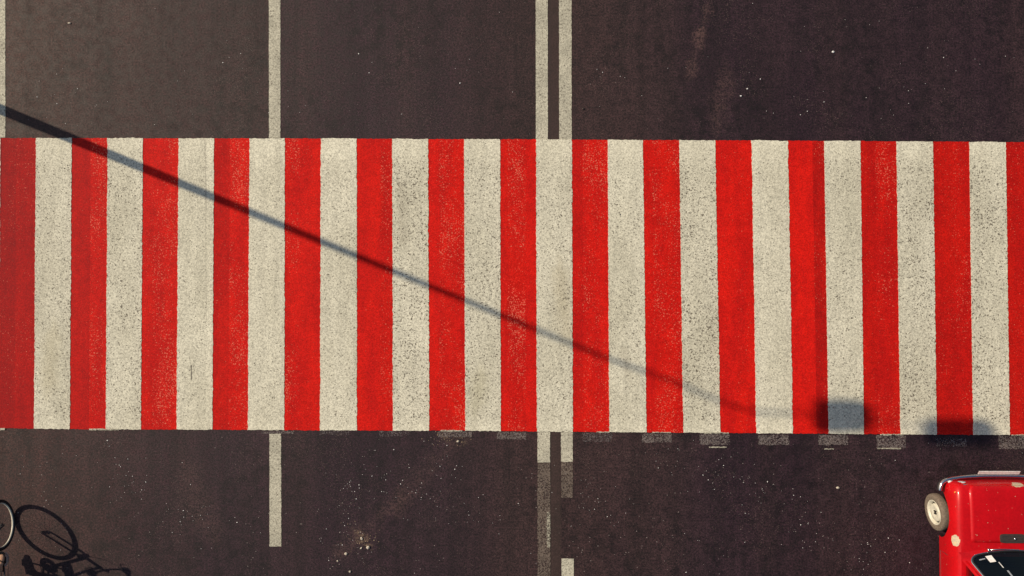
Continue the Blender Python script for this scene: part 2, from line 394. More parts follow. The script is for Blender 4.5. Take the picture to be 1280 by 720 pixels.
line('centre_line', 698.3, 713.8, -420, 174.6, MA['line'], 'right line of the double centre line above the crossing', x0b=699, x1b=714.6)
line('centre_line', 671.8, 687.4, 540, 578, MA['line'], 'short white stub of the left centre line just below the crossing', x0b=671.9, x1b=687.6)
line('centre_line', 701.2, 716, 540, 577.2, MA['line'], 'short white stub of the right centre line just below the crossing')
line('faded_line', 671.9, 687.8, 578.6, 1100, MA['linew2'], 'long worn grey line below the left white stub', jag=.006)
line('faded_line', 701.4, 716, 577.8, 622, MA['linew2'], 'short worn grey patch below the right white stub', jag=.006)
line('line_remnant', 683.6, 687.6, 640, 684, MA['linew1'], 'thin bright remnant along the edge of the worn grey line', z=.007, jag=.006)
line('centre_line', 702, 717.2, 698, 1100, MA['line'], 'bright white dash starting at the bottom of the road beside the worn grey line')
gh = 'worn blocks left from an older crossing'
for (x0, x1, y0, y1, m, lb) in (
    (1248, 1292, 545, 561, 'ghost', 'worn grey block below the crossing between it and the red car'),
    (1170, 1208, 548, 558, 'ghost2', 'nearly vanished block in the shadow beside the red car'),
    (1095.5, 1132, 544.5, 560, 'ghost', 'crisp pale outlined worn block just left of the lamp shadow at the crossing edge'),
    (1023, 1060, 544, 556, 'ghost', 'worn grey block right below the blue shadowed white stripe'),
    (948, 986, 543.5, 556, 'ghost', 'worn grey block with a dark diagonal, under the end of the curved pole shadow'),
    (874.5, 912, 542.5, 556, 'ghost', 'worn grey block with a stray pale scratch below its right end'),
    (802.5, 839.5, 541.8, 553, 'ghost', 'worn grey block, the first clear one right of the centre lines'),
    (728, 765, 541, 552, 'ghost2', 'faint bluish worn block closest on the right of the centre lines'),
    (621, 658, 540, 549, 'ghost', 'worn grey block closest on the left of the centre lines'),
    (548, 590, 539.5, 546.5, 'ghost', 'thin worn block dusted with sand at the crossing edge'),
    (474, 512, 539.2, 545, 'ghost2', 'thin faint worn block between the short pale dash and the sand'),
    (400, 436, 538.8, 543.5, 'ghost2', 'thin faint worn block second from the short pale dash'),
    (326, 368, 538.6, 542, 'ghost', 'thin worn block above the short pale dash')):
    line('ghost_block', x0, x1, y0, y1, MA[m], lb, grp=gh, jag=.009)
fl = 'thin white fringes of undercoat along the crossing edge'
for (x0, x1, y0, y1, lb) in ((-4, 6.5, 534.8, 537.4, 'white fringe under the darkest red stripe at the left end'), (112, 149, 535.8, 537.6, 'white fringe under the second red stripe from the left'),
    (551, 578, 537.6, 539.2, 'white fringe above the sand spill'), (745, 762, 539.3, 540.6, 'short white fringe under the first red stripe right of the centre lines'),
    (815, 838, 539.6, 541, 'white fringe above the first clear worn block right of the centre lines'), (880, 911, 540.4, 541.8, 'white fringe above the worn block with a stray scratch'),
    (1100, 1130, 542.4, 543.9, 'white fringe above the crisp pale outlined worn block'), (886, 908, 558.2, 559.6, 'stray pale scratch below a worn block'), (1096, 1126, 559.8, 561.2, 'pale lower rim of the crisp worn block'),
    (1030, 1042, 560.6, 561.8, 'tiny pale scratch below a worn block'), (1264, 1284, 543, 544.2, 'white fringe under the last red stripe at the right end')):
    line('paint_fringe', x0, x1, y0, y1, MA['fringe'], lb, z=.0125 if y0 < 545 else .0085, grp=fl, jag=.005)

# ------------------------------------------------------------------ loose grit, pebbles, scraps
def chip(bm, c, r, flat=.4):
    b2 = bmesh.new(); bmesh.ops.create_icosphere(b2, subdivisions=1, radius=1)
    a = random.random()*6.28; sx, sy = random.uniform(.7, 1.3), random.uniform(.6, 1)
    for v in b2.verts:
        k = 1+.25*mnoise.noise(v.co*2+V((c[0]*9, c[1]*9, 0))); q = V((v.co.x*sx*k, v.co.y*sy*k, v.co.z*flat*k))*r
        v.co = V((q.x*math.cos(a)-q.y*math.sin(a), q.x*math.sin(a)+q.y*math.cos(a), q.z))+V((c[0], c[1], r*flat*.8))
    me = bpy.data.meshes.new('t'); b2.to_mesh(me); b2.free(); bm.from_mesh(me); bpy.data.meshes.remove(me)
bm = bmesh.new()
cl = [(160, 600), (200, 640), (260, 640), (150, 570), (430, 610), (470, 600), (520, 620), (600, 640), (560, 590), (900, 590), (960, 620), (1010, 660), (850, 570), (880, 690),
      (940, 120), (1000, 130), (1080, 40), (1170, 60), (1180, 120), (1120, 125), (200, 140), (100, 110), (60, 130), (575, 100), (450, 60), (300, 60), (350, 130), (760, 100), (740, 620), (790, 650), (1100, 690), (1250, 80), (420, 680), (440, 660)]
for (cx, cy) in cl:
    for k in range(random.randint(4, 26) if cy > 500 else random.randint(2, 9)):
        x, y = random.gauss(cx, 20), random.gauss(cy, 16)
        if 168 < y < 550: continue
        q = P(x, y); chip(bm, q, random.choice((.003, .0035, .0035, .004, .004, .005, .006, .008)))
for k in range(260):
    x, y = random.uniform(-200, 1450), random.uniform(-150, 900)
    if 168 < y < 550: continue
    chip(bm, P(x, y), random.choice((.003, .004, .005, .006)))
tag(link('loose_grit', bm, MA['paper']), 'tiny pale grains and flakes strewn over the asphalt', 'grit', kind='stuff')
bm = bmesh.new()
for (cx, cy, n, s) in ((566, 545, 46, 8), (456, 676, 36, 5), (445, 668, 20, 16)):
    for k in range(n):
        q = P(random.gauss(cx, s*1.6), random.gauss(cy, s*.8)); chip(bm, q, random.uniform(.003, .008))
tag(link('spilt_sand', bm, MA['sand']), 'ochre sand spilt at the crossing edge and near the bottom of the road', 'sand', kind='stuff')
for (x, y, r, m, nm, lb, ct) in (
    (1041, 65, .024, 'paper', 'paper_scrap', 'largest white scrap lying on the dark asphalt above the crossing', 'litter'),
    (575, 104, .013, 'paper', 'paper_scrap', 'small white flake alone on the asphalt between the lane line and the centre lines', 'litter'),
    (1047, 609.5, .026, 'stone', 'pebble', 'pale pebble on dark asphalt between the worn blocks and the red car wheel', 'pebble'),
    (926, 120, .014, 'paper', 'paper_scrap', 'small white crumb just above the crossing, lowest of a slanting trail', 'litter'),
    (934, 111, .012, 'paper', 'paper_scrap', 'small white crumb in the middle of a slanting trail above the crossing', 'litter'),
    (460, 684, .032, 'stone', 'pebble', 'biggest cream pebble beside the lower sand spill', 'pebble'),
    (451.5, 685, .019, 'stone', 'pebble', 'brown cream pebble left of the biggest one by the sand', 'pebble'),
    (452, 673, .020, 'stone', 'pebble', 'flat ochre pebble at the top of the lower sand spill', 'pebble'),
    (432.5, 692, .024, 'stone', 'pebble', 'grey pebble down and left of the lower sand spill', 'pebble'),
    (422, 701, .016, 'stone', 'pebble', 'small grey pebble outermost on the left of the group', 'pebble'),
    (437.5, 714.3, .023, 'stone', 'pebble', 'grey pebble at the very bottom, below the others', 'pebble'),
    (572.5, 551.5, .024, 'stone', 'pebble', 'cream pebble below the sand at the crossing edge', 'pebble'),
    (775, 268, .009, 'leather', 'leaf_scrap', 'tiny dark speck on a white stripe right of the centre lines', 'litter'),
    (729, 136, .018, 'leather', 'leaf_scrap', 'dark leaf scrap just right of the double centre line', 'litter'),
    (87, 29, .02, 'stone', 'pebble', 'dull pale pebble alone near the upper left edge line', 'pebble')):
    bm = bmesh.new(); chip(bm, V((0, 0, 0)), r, .5); o = link(nm, bm, MA[m], smooth=False)
    o.location = P(x, y, .009 if 176 < y < 540 else 0)
    tag(o, lb, ct, 'pebbles on the road' if nm == 'pebble' else None)

# ------------------------------------------------------------------ street lamp (outside the frame, casting the long shadow)
SH = V((1.2986, -.5318, 0))      # shadow offset per metre of height
k = 1/math.tan(R(EL)); SH = -SUN*k
def from_shadow(px, py, h):
    q = P(px, py); return V((q.x-SH.x*h, q.y-SH.y*h, h))
base = from_shadow(0, 136.5, 1.5); base.z = .126
bx, by = base.x, base.y
lamp = empty('street_lamp', base)
tag(lamp, 'tall tapered street lamp on the left pavement with two heads', 'street lamp')
L = lambda q: V(q)-base
pole_pts = [V((0, 0, .02)), V((0, 0, 2)), V((0, 0, 4)), V((0, 0, 6))]
hh = lambda x: (x-0)/(SH.x*89.3)+1.5
pts = [L(from_shadow(715, 430, hh(715))), L(from_shadow(760, 448, hh(760))), L(from_shadow(853.5, 481, hh(850)-.05)), L(from_shadow(900, 501.5, hh(890)-.1)), L(from_shadow(944, 514.5, hh(922)-.1)), L(from_shadow(1010, 517, hh(960)-.1))]
bm = bmesh.new(); pth = smoothpath(pole_pts+pts[:3], 5); tube(bm, pth, [.082+(.026-.082)*(q.z/8.5) for q in pth], 16)
link('pole', bm, MA['galv'], lamp, True)
zt = pts[-1].z
l1 = L(from_shadow(1051, 520, zt+base.z)); l2 = L(from_shadow(1196, 541, zt+base.z+.02))
bm = bmesh.new(); tube(bm, smoothpath(pts[2:]+[l1, l2], 6), [.026, .011], 12); link('arm', bm, MA['galv'], lamp, True)
bm = bmesh.new(); lathe(bm, [(0, 0), (.2, 0), (.2, .03), (.12, .05), (.1, .35), (.08, .38), (0, .38)], Matrix.Identity(4), 24); link('base_plate', bm, MA['galv'], lamp)
for q, ln, wd in ((l1, .74, .44), (l2, .92, .38)):
    bm = bmesh.new(); rows = []
    prof = [(-.5, .7), (-.47, .88), (-.35, .97), (0, 1), (.35, .96), (.47, .85), (.5, .65)]
    for t, s in prof:
        rows.append([bm.verts.new(q+V((t*ln, s*wd/2*cx, .02+cz*.09*s))) for cx, cz in ((-1, -.5), (-1, .2), (-.6, .8), (0, 1), (.6, .8), (1, .2), (1, -.5), (0, -.6))])
    for A, B in zip(rows, rows[1:]):
        for i in range(8): bm.faces.new((A[i], B[i], B[(i+1) % 8], A[(i+1) % 8]))
    bm.faces.new(list(reversed(rows[0]))); bm.faces.new(rows[-1])
    bmesh.ops.recalc_face_normals(bm, faces=bm.faces)
    o = link('lamp_head', bm, MA['galv'], lamp, True)
    bm = bmesh.new(); box(bm, q+V((.03, 0, -.045)), (ln*.6, wd*.6, .03), bev=.01); link('lens', bm, MA['lens'], o)

# ------------------------------------------------------------------ the red car
CX = P(1222.8, 400).x; AY = P(1170.5, 640, .26).y
car = empty('parked_car', (CX, AY, 0))
tag(car, 'small old red car with chrome bumper, cream wheels and flaked cream patches', 'car')
def m_carpaint():
    N = NT('red_car_enamel'); p = N.obj()
    c = N.mul(N.mix(N.ramp(N.noise(p, 3, 3), .3, .7), (.53, .003, .007), (.46, .003, .006)), N.ramp(N.noise(p, 30, 3), .3, .7, .93, 1.07))
    wob = N.math('MULTIPLY', N.math('SUBTRACT', N.noise(p, 16, 4, .6), .5), .075)
    for (pt, r, st) in (((HC[0]-.02, HC[1], .72), .108, .55), ((FC[0], FC[1], .70), .068, 1.1)):
        x, y, z = N.xyz(p)
        dx = N.math('SUBTRACT', x, pt[0]); dy = N.math('DIVIDE', N.math('SUBTRACT', y, pt[1]), st)
        dz = N.math('SUBTRACT', z, pt[2])
        d = N.math('SQRT', N.math('ADD', N.math('ADD', N.math('MULTIPLY', dx, dx), N.math('MULTIPLY', dy, dy)), N.math('MULTIPLY', dz, dz)))
        f = N.ramp(N.math('ADD', d, wob), r-.004, r+.004, 1, 0)
        f = N.math('MULTIPLY', f, N.ramp(z, .45, .5))
        cream = N.mix(N.ramp(N.noise(p, 40, 3), .4, .6), (.62, .50, .32), (.48, .42, .33))
        c = N.mix(f, c, cream)
    chips = N.ramp(N.noise(p, 26, 2), .735, .75); c = N.mix(N.math('MULTIPLY', chips, .8), c, (.5, .3, .22))
    return N.fin(c, .36, .25, coat=.22)
hc = P(1274, 602.5, .70); fc = P(1195, 675.5, .70)
HC = (hc.x-CX, hc.y-AY); FC = (fc.x-CX, fc.y-AY)
carm = m_carpaint()
SEC = [(0, .20), (.62, .20), (.672, .22), (.69, .32), (.715, .50), (.712, .60), (.695, .67), (.672, .72), (.645, .748), (.60, .758), (.525, .768), (.30, .788), (0, .797)]
ST = [(.475, .72, -.22, .12), (.47, .88, -.15, .08), (.455, .93, -.10, .05), (.425, .962, -.06, .03), (.36, .982, -.032, 0), (.25, .992, -.012, 0), (.1, 1, 0, 0), (-.1, 1, .008, 0), (-.3, 1, .02, 0), (-.42, 1, .028, 0),
      (-.6, 1, .03, 0), (-1.2, 1, .03, 0), (-1.75, 1, .03, 0), (-2.1, .99, .02, 0), (-2.35, .97, -.03, .02), (-2.5, .94, -.12, .05), (-2.56, .86, -.2, .1)]
def car_sec(st):
    y, wf, dz, zb = st; out = []
    for x, z in SEC:
        t = max(0, (z-.20)/.597); zz = z+dz*t+zb*(1-t)
        out.append(V((x*wf, y, zz)))
    return out
def full_loft(bm, sts):
    rings = []
    for st in sts:
        h = car_sec(st); pts_ = h+[V((-q.x, q.y, q.z)) for q in reversed(h[1:-1])]
        rings.append([bm.verts.new(q) for q in pts_])
    n = len(rings[0])
    for A, B in zip(rings, rings[1:]):
        for i in range(n): bm.faces.new((A[i], A[(i+1) % n], B[(i+1) % n], B[i]))
    bm.faces.new(rings[0]); bm.faces.new(list(reversed(rings[-1])))
    bmesh.ops.recalc_face_normals(bm, faces=bm.faces)
bm = bmesh.new(); full_loft(bm, ST)
body = link('body', bm, carm, car)
cbm = bmesh.new()
WHEEL_Y = (0, -1.84)
for wy in WHEEL_Y:
    for s in (-1, 1):
        lathe(cbm, [(0, 0), (.325, 0), (.325, .4), (0, .4)], axis_mat((s*.46, wy, .27), (s, 0, 0)), 48)
bmesh.ops.recalc_face_normals(cbm, faces=cbm.faces)
cut = link('cut', cbm, MA['dark']); cut.parent = car
bpy.context.view_layer.update()
md = body.modifiers.new('b', 'BOOLEAN'); md.operation = 'DIFFERENCE'; md.object = cut; md.solver = 'EXACT'; md.material_mode = 'TRANSFER'
dg = bpy.context.evaluated_depsgraph_get()
bme = bpy.data.meshes.new_from_object(body.evaluated_get(dg)); body.modifiers.clear(); body.data = bme
bpy.data.objects.remove(cut)
for f in body.data.polygons: f.use_smooth = True
body.data.set_sharp_from_angle(angle=R(34))
# bonnet: a pressed panel lying just proud of the body
def surf_patch(name, ys, xs, lift, th, mat, parent, inset=None):
    bm = bmesh.new(); g = []
    for y in ys:
        i = next((i for i in range(len(ST)-1) if ST[i][0] >= y >= ST[i+1][0]), 0); a, b = ST[i], ST[i+1]; t = (y-a[0])/(b[0]-a[0])
        h = car_sec([lerp(p_, q_, t) for p_, q_ in zip(a, b)]); row = []
        for x in xs(y):
            ax = abs(x)
            for j in range(len(h)-1, 0, -1):
                if h[j].x <= ax <= h[j-1].x: break
            t2 = (ax-h[j].x)/max(1e-6, h[j-1].x-h[j].x); row.append(bm.verts.new((x, y, lerp(h[j].z, h[j-1].z, t2)+lift)))
        g.append(row)
    for A, B in zip(g, g[1:]):
        for i in range(len(A)-1): bm.faces.new((A[i], B[i], B[i+1], A[i+1]))
    o = link(name, bm, mat, parent, True)
    m_ = o.modifiers.new('s', 'SOLIDIFY'); m_.thickness = th; m_.offset = -1
    return o
def bon_x(y):
    w_ = .522 - max(0, (y-.38))*.6
    return [w_*i/10 for i in range(-10, 11)]
surf_patch('bonnet', [.452, .44, .42, .39, .34, .28, .15, 0, -.12, -.22, -.27], bon_x, .0035, .006, carm, car)
# cowl vent, a dark slot with a pale washer nozzle
N_ = 12
bm = bmesh.new()
vc = P(1268.5, 673.5, .83); vx, vy = vc.x-CX, vc.y-AY
zc = .826
def slab_round(bm, cx, cy, z, w_, d_, th):
    vs = []
    for i in range(24):
        a = 2*math.pi*i/24; c_, s_ = math.cos(a), math.sin(a)
        vs.append((cx+math.copysign(abs(c_)**.35, c_)*w_/2, cy+math.copysign(abs(s_)**.35, s_)*d_/2))
    lo_ = [bm.verts.new((x, y, z-th)) for x, y in vs]; hi_ = [bm.verts.new((x, y, z)) for x, y in vs]
    bm.faces.new(hi_); bm.faces.new(list(reversed(lo_)))
    for i in range(24): bm.faces.new((lo_[i], lo_[(i+1) % 24], hi_[(i+1) % 24], hi_[i]))
slab_round(bm, 0, vy, zc, .33, .115, .03)
vent = link('cowl_vent', bm, m_simple('dusty_grille', (.055, .042, .040), .7, .2), car)
for i in range(3):
    bm = bmesh.new(); box(bm, (0, vy-.03+.03*i, zc+.002), (.29, .006, .006)); link('vent_slat', bm, MA['seat'], vent)
bm = bmesh.new(); lathe(bm, [(.016, 0), (.016, .012), (.008, .02), (0, .021)], Matrix.Translation((vx, vy, zc)), 12); link('washer_nozzle', bm, MA['chrome'], vent, True)
# front bumper
def bump_path(s=1):
    out = []
    for x, y in ((-.765, .335), (-.762, .37), (-.74, .43), (-.66, .475), (-.5, .503), (-.25, .522), (0, .527)): out.append(V((x, y, .44)))
    return out+[V((-q.x, q.y, q.z)) for q in reversed(out[:-1])]
def blade(name, pts, hgt, th, mat, parent):
    pts = smoothpath(pts, 4); bm = bmesh.new(); rows = []
    for i, q in enumerate(pts):
        t = (pts[min(i+1, len(pts)-1)]-pts[max(i-1, 0)]).normalized(); nn = V((-t.y, t.x, 0))
        rows.append([bm.verts.new(q+nn*a*th+V((0, 0, b*hgt))) for a, b in ((0, -.5), (.7, -.42), (1, -.15), (1, .15), (.7, .42), (0, .5), (-.5, .45), (-.5, -.45))])
    for A, B in zip(rows, rows[1:]):
        for i in range(8): bm.faces.new((A[i], B[i], B[(i+1) % 8], A[(i+1) % 8]))
    bm.faces.new(rows[0]); bm.faces.new(list(reversed(rows[-1]))); bmesh.ops.recalc_face_normals(bm, faces=bm.faces)
    return link(name, bm, mat, parent, True)
fb = blade('front_bumper', bump_path(), .11, .03, MA['chrome'], car)
rb = blade('rear_bumper', [V((q.x, -1.99-q.y*1.04, q.z)) for q in bump_path()], .11, -.03, MA['chrome'], car)
# licence plate tilted up in front of the bumper
bm = bmesh.new(); rt = Matrix.Rotation(R(-52), 3, 'X')
box(bm, (.0, .578, .50), (.55, .008, .058), rt, .002)
pl = link('licence_plate', bm, MA['paper'], car)
bm = bmesh.new(); box(bm, (.0, .575, .496), (.56, .006, .066), rt, .002); link('plate_holder', bm, MA['chrome'], pl)
for s in (-1, 1):
    bm = bmesh.new(); lathe(bm, [(.088, -.03), (.1, 0), (.098, .02), (.085, .028), (.075, .02), (0, .034)], axis_mat((s*.54, .436, .578), (s*.08, 1, .05)), 28)
    o = link('headlight', bm, MA['chrome'], car, True)
    bm = bmesh.new(); lathe(bm, [(.074, .022), (.05, .036), (0, .042)], axis_mat((s*.54, .436, .578), (s*.08, 1, .05)), 28); link('lens', bm, MA['lens'], o, True)
    bm = bmesh.new(); box(bm, (s*.64, .452, .50), (.07, .04, .04), bev=.01); link('indicator', bm, MA['lens'], car, True)
    sl = P(1194, 613, .70) if s < 0 else None
    bm = bmesh.new(); lathe(bm, [(.011, -.01), (.011, .006), (.006, .010), (0, .010)], axis_mat((s*.675, .355, .685), (s*.9, 0, .6)), 12); link('side_marker', bm, MA['amber'], car, True)
    bm = bmesh.new(); box(bm, (s*.6, -2.57, .56), (.12, .03, .14), bev=.01); link('tail_light', bm, MA['amber'], car, True)
# wheels
def wheel(x, y, s, steer, camb=2):
    wh = empty('wheel', (x, y, .252), steer); wh.parent = car; wh.rotation_euler.y = -s*R(camb)
    ax = Matrix.Rotation(R(90)*s, 4, 'Y') @ Matrix.Scale(.96, 4)
    bm = bmesh.new()
    lathe(bm, [(.165, -.03), (.20, -.042), (.235, -.044), (.254, -.036), (.262, -.01), (.262, .04), (.255, .063), (.240, .073), (.212, .076), (.185, .070), (.172, .062), (.165, .05)], ax, 48)
    link('tyre', bm, MA['tyre'], wh, True)
    bm = bmesh.new(); lathe(bm, [(.172, .062), (.178, .066), (.172, .072), (.160, .064), (.150, .035), (.145, .028)], ax, 48); link('rim', bm, MA['cream'], wh, True)
    bm = bmesh.new(); lathe(bm, [(.150, .02), (.120, .018), (.118, .02)], ax, 40); link('rim_well', bm, MA['dark'], wh, True)
    bm = bmesh.new(); lathe(bm, [(.128, .022), (.126, .046), (.112, .060), (.07, .055), (.045, .048), (.032, .042), (0, .044)], ax, 40); link('wheel_disc', bm, MA['cream'], wh, True)
    bm = bmesh.new()
    for i in range(4):
        a = R(45+90*i); c_ = ax @ V((.024*math.cos(a), .024*math.sin(a), .05)); lathe(bm, [(.011, -.01), (.011, .008), (0, .008)], Matrix.Translation(c_) @ ax, 8)
    lathe(bm, [(.012, -.01), (.012, .006), (0, .006)], Matrix.Translation(ax @ V((0, 0, .05))) @ ax, 10)
    link('wheel_nuts', bm, MA['dark'], wh)
for s in (-1, 1):
    wheel(s*.692, 0, s, R(6), 3.5); wheel(s*.66, -1.84, s, 0)
# cabin: roof, pillars, glass, interior
BF, BR_, RF, RR = -.42, -2.08, -.80, -1.95
def belt(s): return [V((s*.592, -.462, .828)), V((s*.625, -1.32, .83)), V((s*.56, -2.2, .82))]
def roofp(s): return [V((s*.45, -.82, 1.285)), V((s*.49, -1.32, 1.31)), V((s*.46, -1.98, 1.27))]
bm = bmesh.new(); rows = []
for y, wv, z in ((-.775, .40, 1.265), (-.80, .455, 1.285), (-.9, .485, 1.315), (-1.3, .50, 1.335), (-1.8, .49, 1.325), (-1.96, .46, 1.29), (-2.0, .40, 1.265)):
    rows.append([bm.verts.new((wv*u, y - .03*(1-abs(u))*(1 if y < -1.4 else -1), z-.045*abs(u)**3+.012*(1-u*u))) for u in [i/8 for i in range(-8, 9)]])
for A, B in zip(rows, rows[1:]):
    for i in range(16): bm.faces.new((A[i], B[i], B[i+1], A[i+1]))
rf = link('roof', bm, carm, car, True); m_ = rf.modifiers.new('s', 'SOLIDIFY'); m_.thickness = .03; m_.offset = -1
glassm = None
N = NT('window_glass'); tr = N.n('ShaderNodeBsdfTransparent'); tr.inputs[0].default_value = (.50, .53, .55, 1); gl = N.n('ShaderNodeBsdfGlossy'); gl.inputs['Roughness'].default_value = .03
fr = N.n('ShaderNodeFresnel'); fr.inputs[0].default_value = 1.5; mx = N.n('ShaderNodeMixShader')
N.t.links.new(fr.outputs[0], mx.inputs[0]); N.t.links.new(tr.outputs[0], mx.inputs[1]); N.t.links.new(gl.outputs[0], mx.inputs[2]); N.t.links.new(mx.outputs[0], N.out.inputs[0]); glassm = N.m
def panel(name, c4, mat, lift=0, bulge=V((0, 0, 0)), n=6, th=.006, parent=car):
    bm = bmesh.new(); g = []
    for i in range(n+1):
        for_row = []
        for j in range(n+1):
            u, v = j/n, i/n; q = c4[0].lerp(c4[1], u).lerp(c4[3].lerp(c4[2], u), v)+bulge*(4*u*(1-u))
            for_row.append(bm.verts.new(q))
        g.append(for_row)
    for A, B in zip(g, g[1:]):
        for j in range(n): bm.faces.new((A[j], B[j], B[j+1], A[j+1]))
    return link(name, bm, mat, parent, True)
wl, wr = belt(-1)[0], belt(1)[0]; rl, rr = V((-.43, -.80, 1.27)), V((.43, -.80, 1.27))
# windscreen with rounded lower corners and bright trim
def ws(u, v):
    base_ = wl.lerp(wr, u)+V((0, .10*max(0, 4*u*(1-u))**.8, .004)); top_ = rl.lerp(rr, u)+V((0, .035*4*u*(1-u), .01)); return base_.lerp(top_, v)
uv = []
RC = .10
for (cu, cv, a0) in ((RC, .16, 180), (1-RC, .16, 270), (1-RC, .86, 0), (RC, .86, 90)):
    rv = .16 if cv < .5 else .14
    for i in range(9):
        a = R(a0+90*i/8); uv.append((cu+RC*math.cos(a), cv+rv*math.sin(a)))
# fill each gap along the long sides
full = []
for i in range(len(uv)):
    a, b = uv[i], uv[(i+1) % len(uv)]; full.append(a)
    if abs(a[0]-b[0]) > .2 or abs(a[1]-b[1]) > .2:
        for k2 in range(1, 12): full.append((lerp(a[0], b[0], k2/12), lerp(a[1], b[1], k2/12)))
bm = bmesh.new()
vs = [bm.verts.new(ws(*q)) for q in full]; cv_ = bm.verts.new(ws(.5, .5))
ring1 = [bm.verts.new(ws(lerp(.5, q[0], .6), lerp(.5, q[1], .6))) for q in full]
for i in range(len(vs)):
    j = (i+1) % len(vs); bm.faces.new((vs[i], vs[j], ring1[j], ring1[i])); bm.faces.new((ring1[i], ring1[j], cv_))
wsn = link('windscreen', bm, glassm, car, True)
bm = bmesh.new(); tube(bm, [ws(*q)+V((0, .004, .006)) for q in full], .009, 8, True); link('trim', bm, MA['chrome'], wsn, True)
bm = bmesh.new(); tube(bm, [ws(lerp(.5, q[0], .975), lerp(.5, q[1], .965))+V((0, .002, .001)) for q in full], .014, 8, True); link('rubber_seal', bm, MA['black'], wsn, True)
# screen surround: red sheet between the glass outline and body / pillars / roof
bm = bmesh.new(); outer = []
for q in full:
    d = V((q[0]-.5, q[1]-.5)); s_ = 1/max(abs(d.x)/.565, abs(d.y)/.59)
    outer.append((.5+d.x*s_, .5+d.y*s_))
A = [bm.verts.new(ws(*q)) for q in full]; B = [bm.verts.new(ws(*q)+V((0, -.02 if q[1] > 0 else .03, -.012))) for q in outer]
for i in range(len(A)):
    j = (i+1) % len(A); bm.faces.new((A[i], B[i], B[j], A[j]))
link('screen_surround', bm, carm, car, True)
for s in (-1, 1):
    bl, rp = belt(s), roofp(s)
    for i, (a, b, w0, w1) in enumerate(((bl[0]+V((s*.03, -.03, -.02)), rp[0]+V((s*.012, 0, -.02)), .030, .024), (bl[1], rp[1]-V((0, 0, .03)), .028, .022), (bl[2]+V((-s*.03,.03,0)), rp[2]+V((-s*.03, .03, -.05)), .055, .035))):
        bm = bmesh.new(); tube(bm, [a, a.lerp(b, .5)+V((s*.008, 0, .006)), b], [w0, (w0+w1)/2, w1], 10); link('pillar', bm, carm, car, True)
    ins = V((-s*.012, 0, 0))
    panel('side_window', [bl[0]+ins+V((s*.03, -.06, 0)), bl[1]+ins, rp[1]+ins-V((0, 0, .03)), rp[0]+ins-V((0, .03, .03))], glassm)
    panel('side_window', [bl[1]+ins, bl[2]+ins, rp[2]+ins-V((0, 0, .02)), rp[1]+ins-V((0, 0, .03))], glassm)
    bm = bmesh.new(); tube(bm, [V((s*.715*.99, -.48, .8)), V((s*.722, -.9, .80)), V((s*.722, -1.32, .80))], .006, 6); 
    bm.free()
    # door: pressed outline, handle
    bm = bmesh.new(); tube(bm, [V((s*.7, -.50, .665)), V((s*.716, -.50, .5)), V((s*.682, -.51, .28)), V((s*.681, -1.26, .28)), V((s*.716, -1.30, .5)), V((s*.7, -1.30, .665))], .004, 6)
    dr = link('door', bm, MA['seat'], car)
    bm = bmesh.new(); box(bm, (s*.725, -1.2, .62), (.02, .11, .022), bev=.005); link('handle', bm, MA['chrome'], dr)
panel('rear_window', [V((.5, -2.2, .84)), V((-.5, -2.2, .84)), V((-.42, -1.99, 1.255)), V((.42, -1.99, 1.255))], glassm, bulge=V((0, -.04, 0)))
# interior
bm = bmesh.new(); box(bm, (0, -1.3, .845), (1.08, 1.72, .012)); 
link('interior_tray', bm, MA['black'], car)
bm = bmesh.new(); box(bm, (0, -.62, .90), (1.04, .22, .08), bev=.03); link('dashboard', bm, MA['dark'], car)
bm = bmesh.new(); pts_ = [V((-.27+.17*math.cos(a), -.80+.10*math.sin(a), 1.0+.14*math.sin(a))) for a in [2*math.pi*i/32 for i in range(32)]]
tube(bm, pts_, .011, 8, True); tube(bm, [V((-.27, -.8, 1.0)), V((-.27, -.65, .93))], .02, 8); tube(bm, [V((-.43, -.8, 1.0)), V((-.11, -.8, 1.0))], .009, 6); link('steering_wheel', bm, MA['seat'], car, True)
for s in (-1, 1):
    bm = bmesh.new(); box(bm, (s*.26, -1.1, .93), (.42, .42, .12), bev=.04); box(bm, (s*.26, -1.33, 1.03), (.42, .10, .36), Matrix.Rotation(R(10), 3, 'X'), .04); link('seat', bm, MA['seat'], car, True)
# paper stuck inside the screen; the thin strips are reflections modelled as pale panels
def stick(u0, v0, u1, v1, nm, mat, sk=0):
    c4 = [ws(u0, v0), ws(u1, v0), ws(u1+sk, v1), ws(u0+sk, v1)]
    panel(nm, [q+V((0, .004, .004)) for q in c4], mat, n=2, parent=wsn)
stick(.165, .08, .235, .24, 'paper_sticker', MA['paper'], .01)
stick(.085, .12, .15, .145, 'reflection_strip', MA['silver'], 0)
stick(.262, .26, .272, .40, 'reflection_strip', MA['paper'], .015)
stick(.300, .47, .322, .66, 'reflection_strip', MA['silver'], .02)
for o in list(bpy.data.objects):
    if o.type == 'MESH' and o.data.materials and o.data.materials[0] == glassm:
        cc = sum((f.center for f in o.data.polygons), V((0, 0, 0)))/len(o.data.polygons); nn = sum((f.normal*f.area for f in o.data.polygons), V((0, 0, 0)))
        if nn.dot(cc-V((0, -1.35, .9))) < 0: o.data.flip_normals()
# wipers
for x0 in (-.32, .18):
    a = ws(.5+x0/1.18, 0)+V((0, .035, .012)); bm = bmesh.new(); tube(bm, [a, a+V((.18, .012, .012)), a+V((.38, .008, .015))], [.008, .005, .004], 6)
    lathe(bm, [(.018, -.02), (.018, .008), (.01, .014), (0, .014)], Matrix.Translation(a), 12); link('wiper', bm, MA['chrome'], car, True)

